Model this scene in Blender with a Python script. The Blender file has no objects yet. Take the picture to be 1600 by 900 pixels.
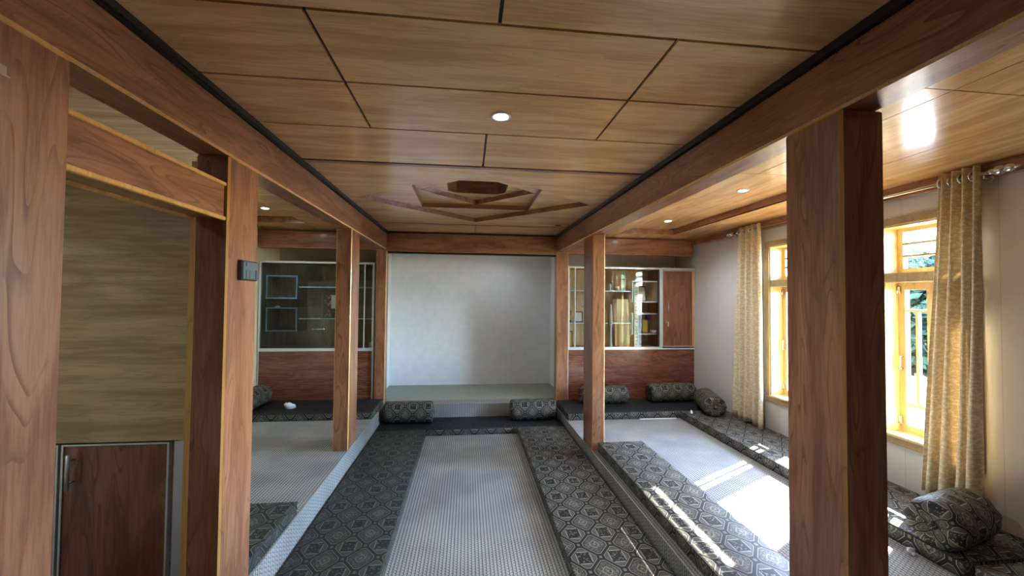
import bpy, bmesh, math, random
from mathutils import Vector, Matrix
from mathutils.geometry import tessellate_polygon
random.seed(7)
C = bpy.context.scene
COL = C.collection

# ------------------------------------------------------------------ camera
CAM_H = 1.5
yaw, pitch, roll = math.radians(6.337), math.radians(1.455), math.radians(0.53)
fw = Vector((math.sin(yaw)*math.cos(pitch), math.cos(yaw)*math.cos(pitch), math.sin(pitch)))
rt = Vector((math.cos(yaw), -math.sin(yaw), 0))
up = rt.cross(fw)
rt2 = rt*math.cos(roll) + up*math.sin(roll)
up2 = up*math.cos(roll) - rt*math.sin(roll)
cam = bpy.data.cameras.new('camera')
camo = bpy.data.objects.new('camera', cam)
COL.objects.link(camo)
m = Matrix.Identity(4)
for i in range(3):
    m[i][0], m[i][1], m[i][2] = rt2[i], up2[i], -fw[i]
m[0][3], m[1][3], m[2][3] = 0, 0, CAM_H
camo.matrix_world = m
cam.sensor_width = 36
cam.lens = 627.0/1600*36
cam.clip_start = 0.05
C.camera = camo

# ------------------------------------------------------------------ light
C.view_settings.view_transform = 'Standard'
C.view_settings.look = 'None'
C.view_settings.gamma = 1
C.view_settings.use_curve_mapping = False
EXPOSURE = 3.7
SKY = 1.35
SUN = 10.0
LAMP_W = 7.0
C.view_settings.exposure = EXPOSURE
try:
    C.cycles.use_denoising = True
    C.cycles.max_bounces = 14
    C.cycles.diffuse_bounces = 8
    C.cycles.glossy_bounces = 6
    C.cycles.transparent_max_bounces = 16
    C.cycles.sample_clamp_indirect = 6
    C.cycles.caustics_reflective = False
    C.cycles.caustics_refractive = False
except Exception:
    pass
w = bpy.data.worlds.new('sky')
C.world = w
w.use_nodes = True
nt = w.node_tree
nt.nodes.clear()
sky = nt.nodes.new('ShaderNodeTexSky')
sky.sky_type = 'NISHITA'
sky.sun_disc = False
sky.sun_elevation = math.radians(37.6)
sky.sun_rotation = math.radians(61.6)
sky.altitude = 2400
sky.air_density = 1.0
sky.dust_density = 1.6
bg = nt.nodes.new('ShaderNodeBackground')
bg.inputs['Strength'].default_value = SKY
wo = nt.nodes.new('ShaderNodeOutputWorld')
nt.links.new(sky.outputs[0], bg.inputs['Color'])
nt.links.new(bg.outputs[0], wo.inputs['Surface'])

sd = bpy.data.lights.new('sun', 'SUN')
sd.energy = SUN
sd.angle = math.radians(0.53)
sd.color = (1.0, 0.95, 0.87)
so = bpy.data.objects.new('sun', sd)
COL.objects.link(so)
el = math.radians(37.6)
sdir = Vector((0.88*math.cos(el), 0.475*math.cos(el), math.sin(el)))   # towards the sun
so.rotation_euler = sdir.to_track_quat('Z', 'Y').to_euler()
so.location = (12, 8, 10)

# ------------------------------------------------------------------ node helpers
class X:
    """tiny expression wrapper round node sockets"""
    def __init__(s, t, v): s.t, s.v = t, v
    def _op(s, op, *a):
        n = s.t.nodes.new('ShaderNodeMath'); n.operation = op
        for i, q in enumerate((s,)+a):
            if isinstance(q, X): s.t.links.new(q.v, n.inputs[i])
            else: n.inputs[i].default_value = q
        return X(s.t, n.outputs[0])
    def __add__(s, o): return s._op('ADD', o)
    def __sub__(s, o): return s._op('SUBTRACT', o)
    def __mul__(s, o): return s._op('MULTIPLY', o)
    def __truediv__(s, o): return s._op('DIVIDE', o)
    __radd__ = __add__
    __rmul__ = __mul__
    def rsub(s, k): return (s*-1.0)+k
    def abs(s): return s._op('ABSOLUTE')
    def max(s, o): return s._op('MAXIMUM', o)
    def min(s, o): return s._op('MINIMUM', o)
    def lt(s, o): return s._op('LESS_THAN', o)
    def gt(s, o): return s._op('GREATER_THAN', o)
    def fract(s): return s._op('FRACT')
    def floor(s): return s._op('FLOOR')
    def sin(s): return s._op('SINE')
    def pow(s, o): return s._op('POWER', o)
    def pp(s, o): return s._op('PINGPONG', o)
    def wrap(s, a, b): return s._op('WRAP', b, a)
    def step(s, a, b):
        n = s.t.nodes.new('ShaderNodeMapRange'); n.interpolation_type = 'SMOOTHSTEP'
        s.t.links.new(s.v, n.inputs[0])
        n.inputs[1].default_value = a; n.inputs[2].default_value = b
        return X(s.t, n.outputs[0])
    def band(s, a, b): return s.gt(a)*s.lt(b)

def new_mat(name, rough=0.5, metal=0.0, coat=0.0, spec=0.5):
    mt = bpy.data.materials.new(name)
    mt.use_nodes = True
    t = mt.node_tree
    b = t.nodes['Principled BSDF']
    b.inputs['Roughness'].default_value = rough
    b.inputs['Metallic'].default_value = metal
    b.inputs['Coat Weight'].default_value = coat
    b.inputs['Coat Roughness'].default_value = 0.12
    b.inputs['Specular IOR Level'].default_value = spec
    return mt, t, b

def coords(t, kind='Object', rand=True):
    tc = t.nodes.new('ShaderNodeTexCoord')
    v = tc.outputs[kind]
    if rand:
        oi = t.nodes.new('ShaderNodeObjectInfo')
        mu = t.nodes.new('ShaderNodeVectorMath'); mu.operation = 'MULTIPLY_ADD'
        mu.inputs[1].default_value = (1, 1, 1)
        cb = t.nodes.new('ShaderNodeCombineXYZ')
        r = X(t, oi.outputs['Random'])
        for i, k in enumerate((37.0, 53.0, 71.0)):
            t.links.new((r*k).v, cb.inputs[i])
        t.links.new(v, mu.inputs[0]); t.links.new(cb.outputs[0], mu.inputs[2])
        v = mu.outputs[0]
    return v

def scaled(t, v, s):
    n = t.nodes.new('ShaderNodeVectorMath'); n.operation = 'MULTIPLY'
    n.inputs[1].default_value = s
    t.links.new(v, n.inputs[0])
    return n.outputs[0]

def noise(t, v, scale=1.0, detail=3.0, rough=0.55, dist=0.0):
    n = t.nodes.new('ShaderNodeTexNoise')
    n.inputs['Scale'].default_value = scale
    n.inputs['Detail'].default_value = detail
    n.inputs['Roughness'].default_value = rough
    n.inputs['Distortion'].default_value = dist
    t.links.new(v, n.inputs['Vector'])
    return X(t, n.outputs['Fac'])

def voro(t, v, scale=1.0, feature='F1'):
    n = t.nodes.new('ShaderNodeTexVoronoi')
    n.feature = feature
    n.inputs['Scale'].default_value = scale
    t.links.new(v, n.inputs['Vector'])
    return X(t, n.outputs['Distance'])

def mix(t, fac, a, b):
    n = t.nodes.new('ShaderNodeMix'); n.data_type = 'RGBA'
    if isinstance(fac, X): t.links.new(fac.v, n.inputs[0])
    else: n.inputs[0].default_value = fac
    for i, c in ((6, a), (7, b)):
        if isinstance(c, tuple): n.inputs[i].default_value = (*c, 1)
        else: t.links.new(c, n.inputs[i])
    return n.outputs[2]

def bump(t, b, h, strength=0.2, dist=0.01):
    n = t.nodes.new('ShaderNodeBump')
    n.inputs['Strength'].default_value = strength
    n.inputs['Distance'].default_value = dist
    t.links.new(h.v, n.inputs['Height'])
    t.links.new(n.outputs[0], b.inputs['Normal'])

def srgb(r, g, b):
    f = lambda c: (c/255/12.92) if c/255 <= 0.04045 else ((c/255+0.055)/1.055)**2.4
    return (f(r), f(g), f(b))

def plain(name, col, rough=0.5, metal=0.0, coat=0.0):
    mt, t, b = new_mat(name, rough, metal, coat)
    b.inputs['Base Color'].default_value = (*col, 1)
    return mt

def wood(name, axis, light, mid, dark, rough=0.3, coat=0.3, fine=1.0, figure=1.0, knots=True, contrast=1.0, veins=0.85):
    """laminate wood, grain running along `axis` (0,1,2)"""
    mt, t, b = new_mat(name, rough, 0, coat)
    v = coords(t)
    s = [1.0, 1.0, 1.0]; s[axis] = 0.07
    v1 = scaled(t, v, tuple(s))
    s2 = [1.0, 1.0, 1.0]; s2[axis] = 0.16
    v2 = scaled(t, v, tuple(s2))
    broad = noise(t, v2, 5.0*figure, 2.0, 0.55, 0.25)
    fr = (broad*16.0).fract()
    ring = fr.step(0.34, 0.0)
    wide = (broad*4.0*6.283).sin()*0.5+0.5
    streak = noise(t, v1, 90*fine, 5.0, 0.7)
    streak2 = noise(t, v1, 20*fine, 3.0, 0.6)
    g = (streak*0.55 + streak2*0.35 + wide*0.14 - 0.02 - 0.5)*contrast + 0.5
    c = mix(t, g.step(0.32, 0.68), dark, light)
    vein = ring*streak2.step(0.38, 0.60)*contrast
    c = mix(t, vein*veins, c, tuple(x*0.50 for x in mid))
    c = mix(t, streak.step(0.58, 0.72)*0.5*contrast, c, tuple(x*0.55 for x in mid))
    if knots:
        s3 = [1.0, 1.0, 1.0]; s3[axis] = 0.45
        v3 = scaled(t, v, tuple(s3))
        k = voro(t, v3, 2.6)
        kk = k + (streak2-0.5)*0.06
        rings = ((kk*260.0).sin()*0.5+0.5)*kk.step(0.10, 0.03)
        c = mix(t, rings*0.55, c, tuple(x*0.5 for x in dark))
        c = mix(t, kk.step(0.030, 0.012)*0.8, c, tuple(x*0.35 for x in dark))
    t.links.new(c, b.inputs['Base Color'])
    rr = streak*0.16 + (rough-0.06)
    t.links.new(rr.v, b.inputs['Roughness'])
    return mt

M = {}
BR = (srgb(174, 122, 88), srgb(152, 102, 72), srgb(124, 78, 54))
for i, a in enumerate('xyz'):
    M['brown_'+a] = wood('brown laminate wood '+a, i, *BR, rough=0.30, coat=0.25)
CE = (srgb(240, 196, 142), srgb(228, 180, 126), srgb(212, 162, 108))
M['ceil'] = wood('tan ceiling laminate', 0, *CE, rough=0.22, coat=0.35, fine=1.0, figure=0.7, knots=False, contrast=1.35, veins=0.15)
M['ceil_y'] = wood('tan ceiling laminate lengthwise', 1, *CE, rough=0.22, coat=0.35, fine=1.0, figure=0.7, knots=False, contrast=1.35, veins=0.15)
DK = (srgb(150, 98, 68), srgb(126, 80, 56), srgb(100, 60, 42))
M['red_x'] = wood('red brown panel wood', 0, srgb(140, 84, 60), srgb(116, 66, 46), srgb(92, 50, 36), rough=0.25, coat=0.3)
M['red_z'] = wood('red brown door wood', 2, srgb(146, 92, 66), srgb(124, 74, 52), srgb(106, 60, 42), rough=0.3, coat=0.2)
M['dark_z'] = wood('dark walnut door wood', 2, *DK, rough=0.3, coat=0.2, knots=False)
M['olive_x'] = wood('olive oak panel wood', 0, srgb(200, 180, 134), srgb(184, 162, 118), srgb(164, 142, 100), rough=0.45, coat=0.0, knots=False, contrast=1.3, veins=0.2)
M['grey_back'] = wood('grey brown cabinet back wood', 2, srgb(150, 138, 120), srgb(134, 122, 106), srgb(118, 106, 92), rough=0.45, coat=0.0, knots=False)
M['tan_back'] = wood('tan cabinet back wood', 2, srgb(232, 204, 160), srgb(220, 188, 144), srgb(204, 170, 126), rough=0.45, coat=0.0, knots=False)
M['orange'] = wood('orange edge wood', 2, srgb(232, 180, 108), srgb(220, 166, 92), srgb(204, 148, 78), rough=0.35, coat=0.2, knots=False, contrast=0.5)
M['frame'] = wood('golden window wood', 2, srgb(230, 206, 152), srgb(222, 194, 138), srgb(212, 180, 122), rough=0.35, coat=0.2, knots=False, contrast=0.6)
M['casing'] = wood('olive tan window casing', 2, srgb(176, 152, 108), srgb(164, 138, 96), srgb(150, 126, 86), rough=0.4, coat=0.1, knots=False, contrast=0.6)
M['black'] = plain('black shadow gap', (0.012, 0.011, 0.011), 0.35)
M['blackp'] = plain('black plastic', (0.03, 0.033, 0.036), 0.35)
M['greyp'] = plain('grey plastic', srgb(96, 104, 108), 0.4)
M['alu'] = plain('brushed aluminium', srgb(206, 212, 216), 0.35, 0.45)
M['blue_film'] = plain('blue filmed aluminium edge', srgb(120, 168, 214), 0.35, 0.3)
M['pale_edge'] = plain('pale blue aluminium edge', srgb(196, 218, 234), 0.35, 0.3)
M['chrome'] = plain('bright chrome', (0.75, 0.75, 0.76), 0.15, 1.0)
M['white'] = plain('white enamel', srgb(225, 226, 228), 0.4)
M['paper'] = plain('white tissue paper', srgb(226, 230, 235), 0.8)
M['charcoal'] = plain('charcoal thread', (0.03, 0.032, 0.033), 0.9)
M['gold'] = plain('gold trophy metal', srgb(220, 178, 70), 0.25, 0.9)
M['cream'] = plain('cream card', srgb(226, 214, 170), 0.6)
M['yellow'] = plain('yellow gilt plaque', srgb(206, 176, 84), 0.4, 0.2)
M['purple'] = plain('purple ribbon', srgb(110, 60, 130), 0.6)
M['mint'] = plain('pale mint card', srgb(196, 218, 190), 0.6)
M['ink'] = plain('dark green ink', srgb(70, 96, 76), 0.7)
M['pink'] = plain('dusty pink print', srgb(176, 120, 116), 0.7)
M['shelf'] = plain('edge of glass shelf', srgb(140, 190, 205), 0.2)
M['screed'] = plain('slab', srgb(120, 118, 112), 0.9)

def wall_mat(name, col, seam=0.0, axis=1, var=0.06):
    mt, t, b = new_mat(name, 0.5, 0, 0.0, 0.5)
    v = coords(t, 'Object', False)
    n = noise(t, v, 9.0, 4, 0.6)
    n2 = noise(t, v, 90.0, 3, 0.6)
    k = (n*0.6+n2*0.4).step(0.3, 0.7)
    c = mix(t, k, tuple(x*(1-var) for x in col), tuple(min(1, x*(1+var)) for x in col))
    if seam:
        sp = t.nodes.new('ShaderNodeSeparateXYZ'); t.links.new(v, sp.inputs[0])
        q = (X(t, sp.outputs[axis])/seam).fract()
        line = q.lt(0.012)
        c = mix(t, line*0.45, c, tuple(x*0.45 for x in col))
    t.links.new(c, b.inputs['Base Color'])
    bump(t, b, n2, 0.05, 0.003)
    return mt
M['wall_grey'] = wall_mat('pale grey textured wallpaper', srgb(222, 224, 226))
M['wall_white'] = wall_mat('white wall panelling', srgb(208, 206, 202), 0.3, 1, 0.02)
M['wall_cream'] = wall_mat('cream plaster', srgb(206, 196, 166), 0, 1, 0.03)
M['green_lam'] = wall_mat('grey green laminate', srgb(140, 146, 128), 0, 1, 0.1)

def carpet_mat():
    mt, t, b = new_mat('woven grey carpet', 0.9, 0, 0, 0.2)
    tc = t.nodes.new('ShaderNodeTexCoord')
    sp = t.nodes.new('ShaderNodeSeparateXYZ'); t.links.new(tc.outputs['UV'], sp.inputs[0])
    u, v = X(t, sp.outputs[0]), X(t, sp.outputs[1])
    P, Q = 0.024, 0.026
    zig = (v/(Q*0.5)).pp(1.0)*0.22 - 0.11
    a = u/P + zig
    fa = a.fract()
    line = fa.lt(0.20).max(fa.gt(0.94))
    r = v/Q + a.floor()*0.5
    fr = r.fract()
    dash = fr.lt(0.22)*fa.gt(0.55)
    strand = (((u*1.0/P + v*1.0/Q)*2.0).fract()).lt(0.35)*0.22
    dark = (line*0.85).max(dash*0.75).max(strand)
    n = noise(t, tc.outputs['UV'], 2.2, 2, 0.5)
    base = mix(t, n.step(0.3, 0.7), srgb(154, 154, 149), srgb(174, 174, 167))
    c = mix(t, dark*0.95, base, srgb(42, 43, 44))
    t.links.new(c, b.inputs['Base Color'])
    bump(t, b, dark.rsub(1.0), 0.4, 0.003)
    return mt
M['carpet'] = carpet_mat()

def jacquard(name, lightc, darkc, W=0.22, Hh=0.27):
    mt, t, b = new_mat(name, 0.75, 0, 0, 0.3)
    tc = t.nodes.new('ShaderNodeTexCoord')
    uv = tc.outputs['UV']
    sp = t.nodes.new('ShaderNodeSeparateXYZ'); t.links.new(uv, sp.inputs[0])
    u, v = X(t, sp.outputs[0]), X(t, sp.outputs[1])
    def metric(ou, ov):
        x = ((u/W+ou).fract()-0.5).abs()*2.0
        y = ((v/Hh+ov).fract()-0.5).abs()*2.0
        return (x+y).max(x.max(y)*1.17), x, y
    mA, xa, ya = metric(0.0, 0.0)
    mB, xb, yb = metric(0.5, 0.5)
    isA = mA.lt(mB)
    d = mA.min(mB)
    outer = d.band(0.83, 0.885)*0.85
    corner = d.gt(1.07)*0.5
    ringA = d.lt(0.79)*0.24
    rect = xa.max(ya)
    lineA = rect.band(0.40, 0.46)
    vn = voro(t, uv, 62.0)
    dots = (vn.lt(0.34))*0.5
    inA = rect.lt(0.36)*dots
    A = ringA*rect.gt(0.46) + lineA*d.lt(0.76) + inA
    wob = noise(t, uv, 22.0, 1.0, 0.5, 0.6)
    cur = (((wob*38.0).sin()).abs().lt(0.33)*0.62).max(dots*0.9)
    flower = ((d*24.0).sin().gt(0.72))*d.lt(0.36)*0.8
    B = d.lt(0.72)*cur.max(flower)*0.85 + d.lt(0.79)*0.10
    val = (outer + corner + isA*A + isA.rsub(1.0)*B).min(1.0)
    weave = noise(t, uv, 420.0, 1, 0.5)
    val = val*(weave*0.7+0.62)
    c = mix(t, val, darkc, lightc)
    t.links.new(c, b.inputs['Base Color'])
    rr = val*-0.2+0.62
    t.links.new(rr.v, b.inputs['Roughness'])
    bump(t, b, val, 0.25, 0.002)
    return mt
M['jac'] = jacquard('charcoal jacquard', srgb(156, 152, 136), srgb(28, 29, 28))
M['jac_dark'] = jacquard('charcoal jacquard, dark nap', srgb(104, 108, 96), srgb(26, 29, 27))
M['jac_top'] = jacquard('charcoal jacquard, dull side', srgb(38, 40, 41), srgb(22, 24, 26))  # same cloth, its dark look at grazing angle put into the colour
M['jac_bol'] = jacquard('charcoal jacquard bolster', srgb(142, 136, 118), srgb(28, 29, 28), 0.2, 0.22)

def curtain_mat():
    mt, t, b = new_mat('gold damask curtain', 0.55, 0, 0, 0.4)
    tc = t.nodes.new('ShaderNodeTexCoord')
    uv = tc.outputs['UV']
    n = noise(t, scaled(t, uv, (42, 60, 1)), 1.0, 3, 0.6, 0.8)
    n2 = noise(t, uv, 240.0, 2, 0.5)
    k = n.step(0.49, 0.56)
    c = mix(t, k, srgb(212, 196, 162), srgb(236, 224, 196))
    c = mix(t, n2*0.12, c, srgb(190, 164, 116))
    t.links.new(c, b.inputs['Base Color'])
    rr = k*-0.2+0.6
    t.links.new(rr.v, b.inputs['Roughness'])
    b.inputs['Sheen Weight'].default_value = 0.2
    tr = t.nodes.new('ShaderNodeBsdfTranslucent')
    t.links.new(c, tr.inputs['Color'])
    ms = t.nodes.new('ShaderNodeMixShader'); ms.inputs[0].default_value = 0.15
    out = t.nodes['Material Output']
    t.links.new(b.outputs[0], ms.inputs[1]); t.links.new(tr.outputs[0], ms.inputs[2])
    t.links.new(ms.outputs[0], out.inputs['Surface'])
    return mt
M['curtain'] = curtain_mat()

def glass_mat(name, tint=(0.97, 0.985, 0.98), refl=0.5):
    mt = bpy.data.materials.new(name); mt.use_nodes = True
    t = mt.node_tree; t.nodes.clear()
    o = t.nodes.new('ShaderNodeOutputMaterial')
    tr = t.nodes.new('ShaderNodeBsdfTransparent'); tr.inputs[0].default_value = (*tint, 1)
    gl = t.nodes.new('ShaderNodeBsdfGlossy'); gl.inputs['Roughness'].default_value = 0.02
    fr = t.nodes.new('ShaderNodeFresnel'); fr.inputs[0].default_value = 1.35
    ms = t.nodes.new('ShaderNodeMixShader')
    f = X(t, fr.outputs[0])*refl
    t.links.new(f.v, ms.inputs[0])
    t.links.new(tr.outputs[0], ms.inputs[1]); t.links.new(gl.outputs[0], ms.inputs[2])
    t.links.new(ms.outputs[0], o.inputs[0])
    return mt
M['glass'] = glass_mat('clear glass')
M['glass_cab'] = glass_mat('cabinet glass', (0.93, 0.95, 0.94), 0.9)

def emit_mat(name, col, s):
    mt = bpy.data.materials.new(name); mt.use_nodes = True
    t = mt.node_tree; t.nodes.clear()
    o = t.nodes.new('ShaderNodeOutputMaterial'); e = t.nodes.new('ShaderNodeEmission')
    e.inputs[0].default_value = (*col, 1); e.inputs[1].default_value = s
    t.links.new(e.outputs[0], o.inputs[0])
    return mt
M['led'] = emit_mat('cool white lamp lens', (0.80, 0.90, 1.0), 14.0)

def leaf_mat(name, a, bcol):
    mt, t, b = new_mat(name, 0.8, 0, 0, 0.05)
    n = noise(t, coords(t), 1.5, 3)
    t.links.new(mix(t, n.step(0.35, 0.65), a, bcol), b.inputs['Base Color'])
    return mt
M['leaf'] = leaf_mat('green leaves', srgb(30, 42, 34), srgb(48, 62, 46))
M['bark'] = plain('grey bark', srgb(110, 96, 84), 0.9)
M['ground'] = wall_mat('bright concrete yard', srgb(124, 122, 116), 0, 1, 0.08)

# ------------------------------------------------------------------ mesh helpers
def bm_new(): return bmesh.new()

def box(bm, x0, x1, y0, y1, z0, z1, mi=0, bev=0.0, bmi=None, seg=1):
    r = bmesh.ops.create_cube(bm, size=1.0)
    vs = r['verts']
    bmesh.ops.scale(bm, vec=(x1-x0, y1-y0, z1-z0), verts=vs)
    bmesh.ops.translate(bm, vec=((x0+x1)/2, (y0+y1)/2, (z0+z1)/2), verts=vs)
    fs = set(f for v in vs for f in v.link_faces)
    for f in fs: f.material_index = mi
    if bev > 0:
        es = set(e for v in vs for e in v.link_edges)
        bmesh.ops.bevel(bm, geom=list(es), offset=bev, segments=seg, affect='EDGES', profile=0.5,
                        material=-1 if bmi is None else bmi)
    return bm

def cyl(bm, p, q, r0, r1=None, n=16, mi=0, caps=True):
    r1 = r0 if r1 is None else r1
    p, q = Vector(p), Vector(q)
    d = q-p
    mt = Matrix.Translation((p+q)/2) @ d.to_track_quat('Z', 'Y').to_matrix().to_4x4()
    r = bmesh.ops.create_cone(bm, cap_ends=caps, segments=n, radius1=r0, radius2=r1, depth=d.length, matrix=mt)
    for f in set(f for v in r['verts'] for f in v.link_faces):
        f.material_index = mi
        if len(f.verts) == 4: f.smooth = True
    return bm

def ball(bm, c, r, mi=0, sx=1, sy=1, sz=1, u=16, v=10):
    rr = bmesh.ops.create_uvsphere(bm, u_segments=u, v_segments=v, radius=r,
                                   matrix=Matrix.Translation(c) @ Matrix.Diagonal((sx, sy, sz, 1)))
    for f in set(f for vv in rr['verts'] for f in vv.link_faces):
        f.material_index = mi; f.smooth = True
    return bm

def lathe(bm, prof, c=(0, 0, 0), n=20, mi=0):
    """prof: list of (radius, z)"""
    rings = []
    for r, z in prof:
        rings.append([bm.verts.new((c[0]+r*math.cos(2*math.pi*i/n), c[1]+r*math.sin(2*math.pi*i/n), c[2]+z)) for i in range(n)])
    for a, b in zip(rings, rings[1:]):
        for i in range(n):
            f = bm.faces.new((a[i], a[(i+1) % n], b[(i+1) % n], b[i])); f.smooth = True; f.material_index = mi
    f = bm.faces.new(rings[0][::-1]); f.material_index = mi
    f = bm.faces.new(rings[-1]); f.material_index = mi
    return bm

def tube(bm, pts, r, n=8, mi=0):
    for a, b in zip(pts, pts[1:]): cyl(bm, a, b, r, r, n, mi)
    for p in pts[1:-1]: ball(bm, p, r, mi, u=8, v=6)
    return bm

def prism(bm, poly, z0, z1, mi=0):
    """poly: list of (x,y); extruded between z0 and z1"""
    a = [bm.verts.new((x, y, z0)) for x, y in poly]
    b = [bm.verts.new((x, y, z1)) for x, y in poly]
    fs = [bm.faces.new(a[::-1]), bm.faces.new(b)]
    for i in range(len(poly)):
        j = (i+1) % len(poly)
        fs.append(bm.faces.new((a[i], a[j], b[j], b[i])))
    for f in fs: f.material_index = mi
    return bm

def box_uv(bm, keep=False):
    uvl = bm.loops.layers.uv.verify()
    for f in bm.faces:
        n = f.normal
        ax = max(range(3), key=lambda i: abs(n[i]))
        for l in f.loops:
            c = l.vert.co
            l[uvl].uv = ((c.x, c.y) if ax == 2 else (c.y, c.z) if ax == 0 else (c.x, c.z))

def link(name, bm, mats, parent=None, uv=True, origin=None):
    """bm in world coordinates -> one object whose origin is at its base (or its parent's base)"""
    bm.normal_update()
    bmesh.ops.recalc_face_normals(bm, faces=bm.faces[:])
    bm.normal_update()
    if uv: box_uv(bm)
    if origin is None:
        xs = [v.co.x for v in bm.verts]; ys = [v.co.y for v in bm.verts]; zs = [v.co.z for v in bm.verts]
        origin = Vector(((min(xs)+max(xs))/2, (min(ys)+max(ys))/2, min(zs)))
    origin = Vector(origin)
    bmesh.ops.translate(bm, vec=-origin, verts=bm.verts)
    me = bpy.data.meshes.new(name)
    bm.to_mesh(me); bm.free()
    if not isinstance(mats, (list, tuple)): mats = [mats]
    for q in mats: me.materials.append(M[q])
    o = bpy.data.objects.new(name, me)
    COL.objects.link(o)
    if parent is not None:
        o.parent = parent
        po = Vector(parent['_o'])
        o.location = origin - po
        o['_o'] = tuple(origin)
    else:
        o.location = origin
        o['_o'] = tuple(origin)
    return o

def tag(o, label, cat, group=None):
    o['label'] = label; o['category'] = cat
    if group: o['group'] = group
    return o

def root(name, loc, label=None, cat=None, group=None, kind=None):
    o = bpy.data.objects.new(name, None)
    o.empty_display_size = 0.1
    COL.objects.link(o)
    o.location = loc
    o['_o'] = tuple(loc)
    if label: tag(o, label, cat, group)
    if kind: o['kind'] = kind
    return o

def struct(name, bm, mats, parent=None):
    o = link(name, bm, mats, parent)
    if parent is None: o['kind'] = 'structure'
    return o

# ------------------------------------------------------------------ dimensions
XL, XR = -1.135, 1.305          # pillar and beam faces to left and right of the sunken bay
XW, XWL = 3.5, -2.85            # right and left walls
ZR, ZP = -0.08, -0.26           # right platform, sunken bay floor (left platform is 0)
ZC = 2.43                       # ceiling
YB = -2.6                       # end of the room behind the camera
YF = 5.80                       # rear pillars / frieze
YA = 7.03                       # alcove wall
YK = 6.45                       # wall behind the cabinets

# ------------------------------------------------------------------ structure
bm = bm_new()
box(bm, XWL-0.2, XL-0.006, YB, YK+0.1, -0.5, -0.006)
box(bm, XR+0.006, XW+0.34, YB, YK+0.1, -0.5, ZR-0.006)
box(bm, XL-0.006, XR+0.006, YB, 5.744, -0.5, ZP-0.006)
box(bm, XL-0.006, XR+0.006, 5.744, YA+0.1, -0.5, -0.006)
struct('floor', bm, 'screed')
# laminate floor of the alcove
bm = bm_new(); box(bm, -1.30, 1.47, 5.99, YA, -0.006, 0.0)
struct('floor', bm, 'green_lam')

# walls
bm = bm_new(); box(bm, -1.47, 1.66, YA, YA+0.1, -0.3, ZC+0.02)
struct('wall_back', bm, 'wall_grey')
bm = bm_new()
box(bm, -1.315, -1.30, 5.955, YA, 0, ZC); box(bm, 1.47, 1.485, 5.955, YA, 0, ZC)
struct('wall_alcove', bm, 'wall_grey')
bm = bm_new()
box(bm, XWL-0.1, -1.315, YK, YK+0.1, 0, ZC+0.02)
struct('wall_back_left', bm, 'wall_cream')
bm = bm_new()
box(bm, 1.485, XW+0.1, YK, YK+0.1, ZR, ZC+0.02)
struct('wall_back_right', bm, 'wall_grey')
bm = bm_new(); box(bm, XWL-0.12, XWL, YB, YK+0.1, -0.05, 2.9)
struct('wall_left', bm, 'wall_cream')
bm = bm_new(); box(bm, XWL-0.12, XW+0.34, YB-0.12, YB, -0.5, 2.9)
struct('wall_front', bm, 'red_z')

WZ0, WZ1 = 0.395, 2.13
WINS = [(3.20, 4.31), (2.43, 3.05)]
XO = XW+0.215
bm = bm_new()
box(bm, XW, XO, YB, YK+0.1, -0.4, WZ0)
box(bm, XW, XO, YB, YK+0.1, WZ1, 2.9)
ys = [YB] + [q for a, b_ in sorted(WINS) for q in (a, b_)] + [YK+0.1]
for a, b_ in zip(ys[0::2], ys[1::2]):
    box(bm, XW, XO, a, b_, WZ0, WZ1)
struct('wall_right', bm, 'wall_white')
# picture rail along the right wall
bm = bm_new(); box(bm, 3.44, XW, YB, YF, 2.335, ZC, 0, 0.004); struct('trim_1', bm, 'brown_y')

# ceilings: separate laminate panels in front of a black backing
def panel_grid(bm, x0, x1, y0, y1, xs, gap, z=ZC, t=0.012):
    """one row of panels split at xs"""
    e = [x0]+[q for q in xs if x0 < q < x1]+[x1]
    for a, b_ in zip(e, e[1:]):
        box(bm, a+(gap/2 if a != x0 else 0), b_-(gap/2 if b_ != x1 else 0), y0+gap/2, y1-gap/2, z, z+t, 0)

def poly_with_hole(bm, outer, hole, z, mi):
    loops = [[Vector((x, y, 0)) for x, y in outer], [Vector((x, y, 0)) for x, y in hole]]
    vs = [bm.verts.new((p.x, p.y, z)) for l in loops for p in l]
    for a, b_, c in tessellate_polygon(loops):
        try:
            f = bm.faces.new((vs[a], vs[b_], vs[c])); f.material_index = mi
        except ValueError: pass

def wall_ring(bm, poly, z0, z1, mi):
    a = [bm.verts.new((x, y, z0)) for x, y in poly]; b_ = [bm.verts.new((x, y, z1)) for x, y in poly]
    for i in range(len(poly)):
        j = (i+1) % len(poly)
        f = bm.faces.new((a[i], a[j], b_[j], b_[i])); f.material_index = mi

bm = bm_new()
cx = (XL+XR)/2
rows = [(-2.60, -1.39, 1), (-1.39, -0.47, 0), (-0.47, 0.0, 1), (0.0, 0.445, 0), (0.445, 0.89, 0), (0.89, 1.34, 1),
        (1.34, 1.785, 0), (1.785, 2.26, 0), (2.26, 2.83, 1), (5.21, 5.72, 1), (5.72, 7.03, 1)]
for y0, y1, s in rows:
    panel_grid(bm, XL, XR, y0, y1, [0.098] if s else [-0.54, 0.737], 0.013)
box(bm, XL, XR, 2.835, 2.885, ZC-0.004, ZC+0.012, 1)
box(bm, XL, XR, 5.10, 5.20, ZC-0.003, ZC+0.012, 1)
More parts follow.
